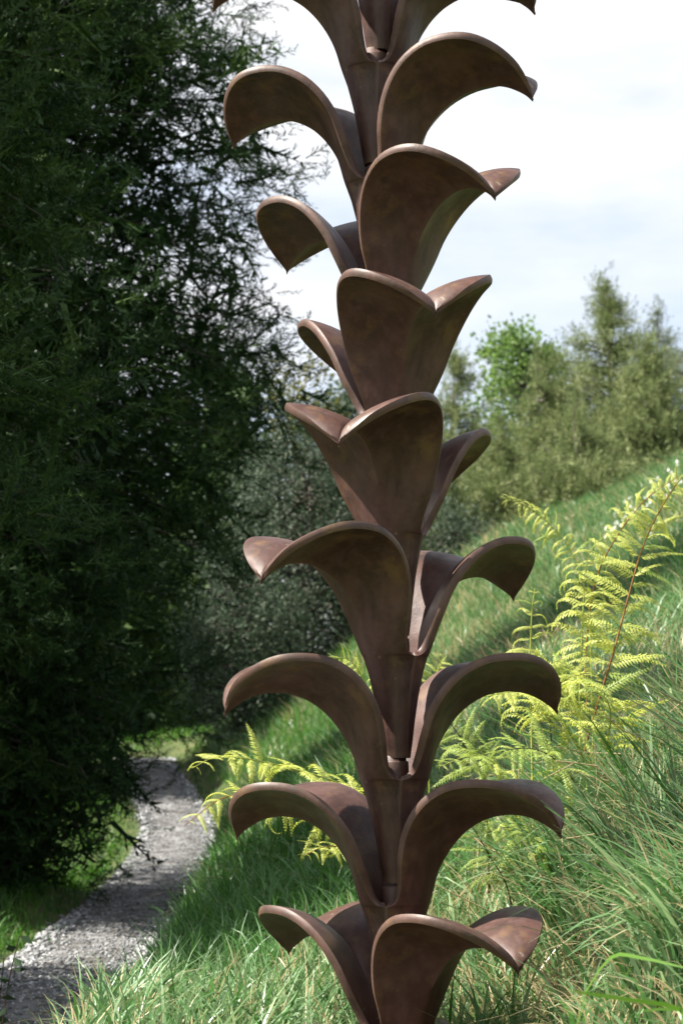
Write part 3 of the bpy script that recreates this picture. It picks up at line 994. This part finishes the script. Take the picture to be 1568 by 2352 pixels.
def tussocks():
    """Big arching clumps on the steep bank at the lower right."""
    g = np.random.default_rng(402)
    out = Soup()
    for k in range(130):
        near = k < 46
        y = g.uniform(5.0, 5.8) if near else g.uniform(6.6, 8.8)
        x = g.uniform(0.82, 1.3) if near else g.uniform(0.7 if y < 7.4 else 0.85, 1.8)
        z = ground([x], [y])[0]
        n = int(g.integers(30, 50) if near else g.integers(45, 75))
        P = np.column_stack([x + g.normal(0, 0.05, n), y + g.normal(0, 0.05, n), np.full(n, z)])
        az = g.uniform(0, 6.283, n)
        lean = np.stack([np.cos(az), np.sin(az)], -1) * g.uniform(0.05, 0.4, n)[:, None] + np.array([[-0.42, -0.18]]) * g.uniform(-0.2, 1.5, n)[:, None]
        h = g.uniform(0.30, 0.74, n) * (0.8 if near else 1)
        straw = g.random(n) < 0.27
        t = np.where(straw, g.uniform(0.86, 1, n), np.clip(g.normal(0.56, 0.16, n), 0.15, 0.8))
        out.add(*ribbon(P, h, lean, g.uniform(0.005, 0.0105, n) * np.where(straw, 0.45, 1), t, g.uniform(0.1, 0.75, n), 7, g, 0.75))
    for k in range(46):                      # bent dead stalks
        y, x = g.uniform(6.6, 8.6), g.uniform(0.7, 1.8)
        z = ground([x], [y])[0]
        a = np.array((x, y, z + g.uniform(0.02, 0.15)))
        b = a + np.array((g.uniform(-0.45, 0.2), g.uniform(-0.2, 0.2), g.uniform(0.12, 0.4)))
        c = b + np.array((g.uniform(-0.4, 0.35), g.uniform(-0.2, 0.1), g.uniform(-0.18, 0.12)))
        for p0, p1 in ((a, b), (b, c)):
            out.add(*tube(np.array([p0, (p0 + p1) / 2 + g.normal(0, 0.008, 3), p1]), [0.0028, 0.0026, 0.0022], 4), 0.93)
    return out.data('tussock_grass', M_GRASS)


link('tussock_grass', tussocks(), label='coarse arching tussock grass on the steep bank at the lower right', cat='grass', kind='stuff')


def bank_grass():
    g = np.random.default_rng(403)
    out = Soup()
    P = scatter(92000, 12.5, 33, 0.55, g, 200, 200)
    pd, _ = path_dist(P[:, 0], P[:, 1])
    P = P[(pd > 0.75) & (P[:, 0] > -1.3 - 0.02 * P[:, 1])]
    n = len(P)
    cl = clumpy(P, g, 0.9)
    h = (0.15 + 0.15 * g.random(n)) * (1 + 0.35 * cl)
    az = g.uniform(0, 6.283, n)
    lean = np.stack([np.cos(az), np.sin(az)], -1) * g.uniform(0.2, 0.8, n)[:, None] + np.array([[-0.25, -0.12]])
    dry = 0.08 + 0.30 * (clumpy(P[:, [1, 0, 2]], g, 1.3) > 0.45)
    straw = g.random(n) < dry
    t = np.where(straw, g.uniform(0.86, 1.0, n), np.clip(g.normal(0.45 + 0.12 * cl, 0.13), 0.05, 0.76))
    out.add(*ribbon(P, h, lean, g.uniform(0.0045, 0.0085, n), t, g.uniform(0.1, 0.5, n), 2, g))
    return out.data('bank_grass', M_GRASS)


link('bank_grass', bank_grass(), label='green grass with dry patches covering the bank behind the sculpture', cat='grass', kind='stuff')


def verge_grass():
    g = np.random.default_rng(404)
    out = Soup()
    P = scatter(115000, 10, 40, 0.6, g, 150, 150)
    pd, _ = path_dist(P[:, 0], P[:, 1])
    edge = 0.40 + 0.09 * np.sin(P[:, 1] * 2.1) + 0.06 * np.sin(P[:, 1] * 5.3 + 1)
    P, pd = P[(pd > edge) & (P[:, 0] < 0.6)], pd[(pd > edge) & (P[:, 0] < 0.6)]
    n = len(P)
    h = (0.05 + np.clip((pd - 0.45) * 0.35, 0, 0.17)) * g.uniform(0.6, 1.4, n) * np.where(P[:, 1] > 29, 0.6, 1)
    az = g.uniform(0, 6.283, n)
    lean = np.stack([np.cos(az), np.sin(az)], -1) * g.uniform(0.1, 0.7, n)[:, None]
    t = np.clip(g.normal(0.5 - 0.35 * (pd < 0.62), 0.2), 0, 1)
    out.add(*ribbon(P, h, lean, g.uniform(0.004, 0.007, n), t, g.uniform(0.05, 0.4, n), 2, g))
    return out.data('verge_grass', M_LUSH)


link('verge_grass', verge_grass(), label='short lush green grass along both verges of the gravel path', cat='grass', kind='stuff')

# ------------------------------------------------------------------ bracken
def pinna_mesh(name, curl, width, pairs, mat, seed, lobed=False):
    """One side leaf of length 1 along +X with rows of pinnules; curl bends it down."""
    g = np.random.default_rng(seed)
    v = np.linspace(0, 1, 13)
    ang = -curl * v ** 1.4
    ax = np.column_stack([np.concatenate([[0], np.cumsum(np.cos(ang[:-1]))]), np.zeros(13), np.concatenate([[0], np.cumsum(np.sin(ang[:-1]))])]) / 12
    T = []
    for k in range(12):
        w = 0.011 * (1 - v[k] * 0.75)
        a, b = ax[k], ax[k + 1]
        s = np.array((0, w, 0))
        T += [(a - s, a + s, b + s * .9), (a - s, b + s * .9, b - s * .9)]
    for i in range(pairs):
        q = 0.05 + 0.93 * i / pairs
        p = np.array([np.interp(q, v, ax[:, c]) for c in range(3)])
        an = np.interp(q, v, ang)
        fx = np.array((math.cos(an), 0, math.sin(an)))
        up = np.array((-math.sin(an), 0, math.cos(an)))
        L = width * (1 - q) ** 0.75 * (0.55 + 0.45 * min(1, q * 6)) * g.uniform(0.85, 1.1) + 0.018
        hw = min(0.42 / pairs, L * 0.4)
        for sd in (-1, 1):
            d = unit(np.array((0, sd, 0)) + fx * 0.38 - up * g.uniform(0.05, 0.5))
            m = p + d * L * 0.42
            tip = p + d * L + fx * L * 0.12 - up * L * 0.12
            T += [(p - fx * hw * .6, m + fx * hw, m - fx * hw), (m - fx * hw, m + fx * hw, tip)]
    V = np.array(T).reshape(-1, 3)
    return tri_mesh(name, V, np.repeat(np.clip(g.normal(0.5, 0.18, len(T)), 0, 1), 3), mat)


PIN = {}
for nm, mat in (('yellow', M_FERN), ('green', M_FERN_GREEN)):
    PIN[nm] = [pinna_mesh('pinna', 0.5, 0.17, 17, mat, 501), pinna_mesh('pinna', 1.1, 0.15, 16, mat, 502), pinna_mesh('pinna', 1.7, 0.13, 15, mat, 503)]
    PIN[nm + '_curled'] = [pinna_mesh('pinna', 2.6, 0.10, 15, mat, 504), pinna_mesh('pinna', 3.6, 0.08, 15, mat, 505), pinna_mesh('pinna', 2.0, 0.12, 16, mat, 506)]


def frond(pts, label, plen, style='yellow', stem=M_STEM_GREEN, first=0.3, n=12, r=0.005, seed=0, flat=False, tip_curl=False, taper=0.55):
    """pts: (px, py, d) from the ground up; pinnae of length plen in pairs along the upper part."""
    g = np.random.default_rng(600 + seed)
    n = int(n * 1.4)
    K = np.array([W(*q) for q in pts])
    base = K[0].copy()
    gz = ground([base[0]], [base[1]])[0]
    if base[2] > gz:                       # carry the stalk down to the ground
        dn = base.copy()
        dn[2] = gz - 0.03
        dn[:2] += (K[0] - K[1])[:2] * 0.2
        K = np.vstack([dn, K])
        cut = np.linalg.norm(K[1] - K[0])
    else:
        cut = 0
    C = spline(K, 40)
    ln = np.concatenate([[0], np.cumsum(np.linalg.norm(np.diff(C, axis=0), axis=1))])
    root = link('bracken_fern', None, label=label, cat='fern', group='bracken ferns')
    root.location = C[0]
    q = ln / ln[-1]
    V, F = tube(C - C[0], r * (1.15 - 0.85 * q), 6)
    link('stalk', mesh_data('stalk', V, F, stem, smooth=True), root)
    q0 = (cut + first * (ln[-1] - cut)) / ln[-1]
    for k in range(n):
        f = k / (n - 1)
        qq = q0 + (0.985 - q0) * f
        p = np.array([np.interp(qq, q, C[:, c]) for c in range(3)])
        T = unit(np.array([np.interp(min(qq + 0.02, 1), q, C[:, c]) - np.interp(qq - 0.02, q, C[:, c]) for c in range(3)]))
        view = np.array((0, -1.0, 0.35)) if not flat else np.array((0, -0.45, 1.0))
        side = unit(np.cross(T, view))
        nrm = np.cross(side, T)
        for sd in (-1, 1):
            if g.random() < 0.05:
                continue
            L = plen * (1 - f) ** taper * (0.75 + 0.25 * min(1, f * 5)) * g.uniform(0.7, 1.2) + 0.04
            x = unit(side * sd + T * g.uniform(0.15, 0.7) + np.array((0, 0, g.uniform(-0.15, 0.35))) + g.normal(0, 0.3, 3))
            zl = unit(np.array((0, -0.25, 1.0)) + nrm * 0.6 + g.normal(0, 0.25, 3))
            y = unit(np.cross(zl, x))
            zl = np.cross(x, y)
            me = PIN[style if g.random() < 0.84 else ('green' if g.random() < 0.6 else 'yellow_curled')][g.integers(0, 3)]
            o = link('pinna', me, root)
            m = Matrix(((x[0], y[0], zl[0]), (x[1], y[1], zl[1]), (x[2], y[2], zl[2]))).to_4x4()
            o.matrix_local = Matrix.Translation(Vector(p - C[0])) @ m @ Matrix.Scale(L, 4)
    return root


BD = 8.2
frond([(1335, 1770, BD), (1365, 1640, BD), (1410, 1490, BD), (1442, 1370, BD), (1472, 1265, BD), (1505, 1190, BD - .1), (1540, 1130, BD - .2), (1562, 1100, BD - .3)],
      'tall yellow-green bracken frond with an orange-red stalk leaning to the right', 0.23, 'yellow', M_STEM_RED, 0.12, 21, 0.006, 1, taper=0.42)
frond([(1348, 1640, BD + .5), (1343, 1548, BD + .5), (1350, 1436, BD + .5), (1370, 1324, BD + .4), (1418, 1228, BD + .3), (1480, 1150, BD + .2), (1535, 1108, BD + .1), (1575, 1090, BD)],
      'tall narrow young bracken frond with a dark red stalk arching to the upper right', 0.15, 'yellow_curled', M_STEM_RED, 0.22, 20, 0.005, 2, taper=0.38)
frond([(1330, 1620, BD + .2), (1332, 1541, BD + .2), (1337, 1420, BD + .2), (1344, 1308, BD + .2), (1362, 1255, BD + .2), (1388, 1232, BD + .2)],
      'upright bracken frond with a pale green stalk between the two taller leaning ones', 0.24, 'yellow_curled', M_STEM_GREEN, 0.30, 12, 0.005, 3)
frond([(1350, 1360, BD + .3), (1320, 1285, BD + .3), (1284, 1228, BD + .3), (1240, 1185, BD + .2), (1200, 1158, BD + .1), (1152, 1144, BD)],
      'thin bracken frond arching far to the left above the others', 0.10, 'yellow_curled', M_STEM_GREEN, 0.25, 13, 0.004, 4)
frond([(1222, 1790, BD - .4), (1218, 1620, BD - .4), (1217, 1500, BD - .4), (1221, 1400, BD - .4), (1228, 1350, BD - .4)],
      'young bracken with an upright light green stalk and curled coils at its top', 0.21, 'yellow_curled', M_STEM_GREEN, 0.30, 9, 0.006, 5)
frond([(1345, 1780, BD - .3), (1310, 1690, BD - .4), (1270, 1630, BD - .5), (1200, 1590, BD - .6), (1110, 1600, BD - .7)],
      'broad flat yellow bracken frond under the right curled leaf of the sculpture', 0.24, 'yellow', M_STEM_GREEN, 0.25, 13, 0.005, 6, flat=True)
frond([(1380, 1800, BD - .2), (1395, 1700, BD - .3), (1400, 1630, BD - .4), (1370, 1580, BD - .5), (1300, 1560, BD - .7)],
      'dense yellow bracken frond low at the foot of the orange-red stalk', 0.26, 'yellow', M_STEM_GREEN, 0.2, 13, 0.005, 7, flat=True)
frond([(1275, 1820, BD - .3), (1268, 1740, BD - .3), (1262, 1640, BD - .3), (1268, 1600, BD - .3), (1300, 1560, BD - .4), (1340, 1548, BD - .5)],
      'bracken frond on a thin straight black stalk below the sculpture\'s right leaf', 0.20, 'yellow', M_STEM_DARK, 0.5, 9, 0.0045, 8)
frond([(1115, 1810, BD - .2), (1085, 1745, BD - .2), (1040, 1670, BD - .2), (1005, 1640, BD - .2)],
      'green bracken frond with a forked dark stalk close behind the column', 0.18, 'green', M_STEM_DARK, 0.2, 7, 0.005, 9)
frond([(1190, 1860, BD - .7), (1150, 1770, BD - .8), (1090, 1735, BD - .9), (1010, 1760, BD - 1.0)],
      'low green bracken frond in the shade between column and right leaf', 0.19, 'green', M_STEM_GREEN, 0.15, 10, 0.004, 10, flat=True)
frond([(1330, 1850, BD - .7), (1290, 1760, BD - .8), (1220, 1720, BD - .9), (1120, 1730, BD - 1.0)],
      'greenish bracken frond spreading left, behind the lower right leaf', 0.2, 'green', M_STEM_DARK, 0.2, 10, 0.004, 11, flat=True)
frond([(1170, 2060, BD - .9), (1120, 1960, BD - .9), (1080, 1890, BD - .9), (1060, 1850, BD - .9)],
      'small green bracken frond under the arch of the lower right leaf', 0.15, 'green', M_STEM_DARK, 0.15, 9, 0.004, 12)
frond([(1290, 1980, BD - 1.0), (1230, 1930, BD - 1.0), (1170, 1900, BD - 1.0), (1110, 1915, BD - 1.0)],
      'low bracken frond among the tussock grass under the lower right leaf', 0.15, 'green', M_STEM_DARK, 0.15, 9, 0.004, 13, flat=True)
# left of the column
frond([(900, 1960, 7.6), (850, 1850, 7.5), (780, 1800, 7.4), (680, 1768, 7.3), (580, 1745, 7.2), (500, 1738, 7.1), (440, 1765, 7.0)],
      'yellow bracken frond reaching left over the path, tip drooping', 0.19, 'yellow', M_STEM_GREEN, 0.25, 14, 0.0045, 14, flat=True, taper=0.45)
frond([(900, 2000, 7.7), (800, 1940, 7.6), (720, 1880, 7.5), (620, 1845, 7.3), (520, 1830, 7.2), (425, 1895, 7.1)],
      'yellow bracken frond below the left curled leaf, hanging over the gravel', 0.17, 'yellow', M_STEM_RED, 0.3, 12, 0.0045, 15, flat=True, taper=0.45)
frond([(900, 2060, 7.5), (850, 1990, 7.4), (800, 1950, 7.3), (745, 1945, 7.2), (700, 1965, 7.1)],
      'small bracken frond tucked under the arch of the left curled leaf', 0.13, 'yellow', M_STEM_RED, 0.3, 9, 0.004, 16, flat=True)
frond([(880, 1800, 8.4), (860, 1640, 8.4), (835, 1560, 8.4), (800, 1515, 8.3), (762, 1512, 8.2)],
      'bracken frond tip peeping out left of the column, above the left leaf', 0.10, 'yellow', M_STEM_GREEN, 0.45, 8, 0.004, 17)
frond([(985, 1720, 8.5), (990, 1600, 8.5), (1005, 1540, 8.5), (1020, 1500, 8.5)],
      'bracken frond tip close against the right side of the column', 0.11, 'yellow', M_STEM_GREEN, 0.4, 8, 0.004, 18)

# ------------------------------------------------------------------ small things
def dead_branch():
    root = link('dead_branch', None, label='grey weathered dead branch lying at the top of the bank behind the sculpture', cat='branch')
    d = 26.5
    a = W(1083, 1262, d)
    a[2] = ground([a[0]], [a[1]])[0]
    root.location = a
    g = np.random.default_rng(701)
    S = spline([W(x, y, dd) - W(1083, 1262, d) for x, y, dd in ((1083, 1275, d), (1098, 1250, d), (1104, 1236, d), (1122, 1226, d - .05), (1140, 1218, d - .1), (1150, 1216, d - .1))], 14)
    V, F = tube(S + g.normal(0, 0.004, S.shape), np.linspace(0.05, 0.026, 14) * g.uniform(0.85, 1.15, 14), 7)
    link('limb', mesh_data('limb', V, F, M_DEADWOOD, smooth=True), root)
    for pl, r in (([(1148, 1217), (1156, 1214), (1170, 1204), (1178, 1198)], 0.014), ([(1149, 1220), (1149, 1211), (1148, 1205)], 0.022), ([(1112, 1255), (1124, 1243), (1138, 1238)], 0.012), ([(1104, 1240), (1116, 1232), (1130, 1222)], 0.014)):
        S = spline([W(x, y, d) - W(1083, 1262, d) for x, y in pl], 8)
        V, F = tube(S, np.linspace(r, r * 0.4, 8), 5)
        link('twig', mesh_data('twig', V, F, M_DEADWOOD, smooth=True), root)


dead_branch()


def lump(name, px, py, d, size, seed, label, cat, mat):
    g = np.random.default_rng(seed)
    nu, nv = 16, 9
    a = np.linspace(0, 2 * np.pi, nu, endpoint=False)
    V = []
    for j in range(nv):
        e = (j / (nv - 1)) * np.pi / 2
        for q in a:
            w = 1 + 0.16 * math.sin(3 * q + seed) + 0.1 * math.sin(5 * q + 4 * e) + g.normal(0, 0.05)
            V.append((size[0] * math.cos(q) * math.cos(e) * w, size[1] * math.sin(q) * math.cos(e) * w, size[2] * math.sin(e) * w))
    i = np.arange(nv - 1)[:, None] * nu
    j = np.arange(nu)[None]
    k = (j + 1) % nu
    F = np.stack([i + j, i + k, i + nu + k, i + nu + j], -1).reshape(-1, 4)
    o = link(name, mesh_data(name, V, F, mat, smooth=True), label=label, cat=cat)
    p = W(px, py, d)
    o.location = (p[0], d, ground([p[0]], [d])[0] - 0.05)
    return o


lump('rotting_log', 1078, 1262, 26.8, (0.32, 0.2, 0.2), 711, 'pale grey stump lying beside the dead branch on the bank', 'stump', M_DEADWOOD)


def flower_mesh(seed):
    """A nodding white bell of six petals on a thin stem, two bells a stem."""
    g = np.random.default_rng(seed)
    s = Soup()
    h = 0.30
    st = spline([(0, 0, -0.03), (0.01, 0, h * .5), (0.03, 0.01, h)], 6)
    bells = Soup()
    for b, (bx, bz) in enumerate(((0.03, h), (-0.035, h * 0.82))):
        for k in range(6):
            az = k * math.pi / 3
            c, q = math.cos(az), math.sin(az)
            P = np.array((bx, 0, bz))
            a = P + np.array((c * .012, q * .012, .0))
            l = P + np.array((math.cos(az - .5) * .03, math.sin(az - .5) * .03, -.035))
            r = P + np.array((math.cos(az + .5) * .03, math.sin(az + .5) * .03, -.035))
            t = P + np.array((c * .045, q * .045, -.065))
            bells.add([P + (0, 0, .02), a, l], [(0, 1, 2)], 0.7)
            bells.add([P + (0, 0, .02), r, a], [(0, 1, 2)], 0.7)
            bells.add([a, r, t, l], [(0, 1, 2, 3)], 0.8)
    V, F = tube(st, 0.004, 5)
    V2, F2 = tube(spline([(0.012, 0, h * .6), (-0.02, 0, h * .8), (-0.035, 0, h * .84)], 5), 0.003, 4)
    s.add(V, F)
    s.add(V2, F2)
    return s.data('stem', M_STEM_GREEN, True), bells.data('bells', M_WHITE)


FL = [flower_mesh(s) for s in (721, 722)]
fg = np.random.default_rng(730)
for k in range(34):
    t = (k + fg.random()) / 34
    px = 1385 + 190 * t
    py = 1172 - 118 * t + fg.normal(0, 6)
    p = W(px, py, 23.2 + fg.uniform(-0.9, 0.6))
    z = ground([p[0]], [p[1]])[0]
    f = link('white_flower', None, label='small white bell flower on a thin stem along the ridge of the grassy bank', cat='flower', group='white flowers along the ridge')
    f.location = (p[0], p[1], z + 0.02)
    f.rotation_euler = (fg.normal(0, .15), fg.normal(0, .15), fg.uniform(0, 6.28))
    f.scale = (fg.uniform(0.4, 0.65),) * 3
    a, b = FL[k % 2]
    link('stem', a, f)
    link('bells', b, f)


def near_blades():
    """A few broad blades close to the lens at the lower right."""
    g = np.random.default_rng(741)
    s = Soup()
    for pl, w in (([(1600, 2380, 4.0), (1560, 2318, 3.9), (1440, 2296, 3.8), (1318, 2277, 3.7)], 0.0045), ([(1300, 2420, 3.9), (1335, 2320, 3.8), (1352, 2270, 3.8)], 0.004),
                  ([(1640, 2330, 3.9), (1540, 2318, 3.9), (1470, 2322, 3.9)], 0.003), ([(1330, 2300, 4.6), (1400, 2200, 4.5), (1470, 2200, 4.4), (1580, 2225, 4.3)], 0.004)):
        C = spline([W(*q) for q in pl], 10)
        wd = w * np.sin(np.linspace(0.5, 3.0, 10)) ** 0.6
        up = np.array((0.1, 0.3, 1.0))
        V = np.stack([C - up * wd[:, None], C + up * wd[:, None]], 1).reshape(-1, 3)
        F = np.array([(2 * k, 2 * k + 1, 2 * k + 3, 2 * k + 2) for k in range(9)])
        s.add(V, F, 0.8)
    return s.data('near_blades', M_LUSH)


link('long_grass_blades', near_blades(), label='few broad blurred green blades close by at the lower right corner', cat='grass', kind='stuff')


def dark_sprig():
    """A dark leafy shoot at the lower left edge."""
    root = link('leafy_shoot', None, label='dark leafy shoot beside the path at the lower left edge', cat='shoot')
    base = W(-10, 2420, 8.8)
    base[2] = ground([base[0]], [base[1]])[0] - 0.03
    root.location = base
    g = np.random.default_rng(751)
    for k, pl in enumerate(([(0, 2400), (20, 2260), (45, 2150)], [(-10, 2400), (0, 2300), (10, 2200)])):
        C = spline([np.array((0, 0, 0))] + [W(x, y, 8.8) - base for x, y in pl], 14)
        V, F = tube(C, np.linspace(0.005, 0.002, 14), 5)
        link('stem', mesh_data('stem', V, F, M_STEM_DARK, smooth=True), root)
        for j in range(4, 14):
            P = C[j][None]
            D = np.array([[g.normal(0, 1), g.normal(0, .6), g.uniform(-.6, .5)]])
            V = leaf_tris(P, D, np.array([0.075]), np.array([0.020]), g)
            link('leaf', tri_mesh('leaf', V, np.full(6, g.random()), M_DARKLEAF), root)


dark_sprig()
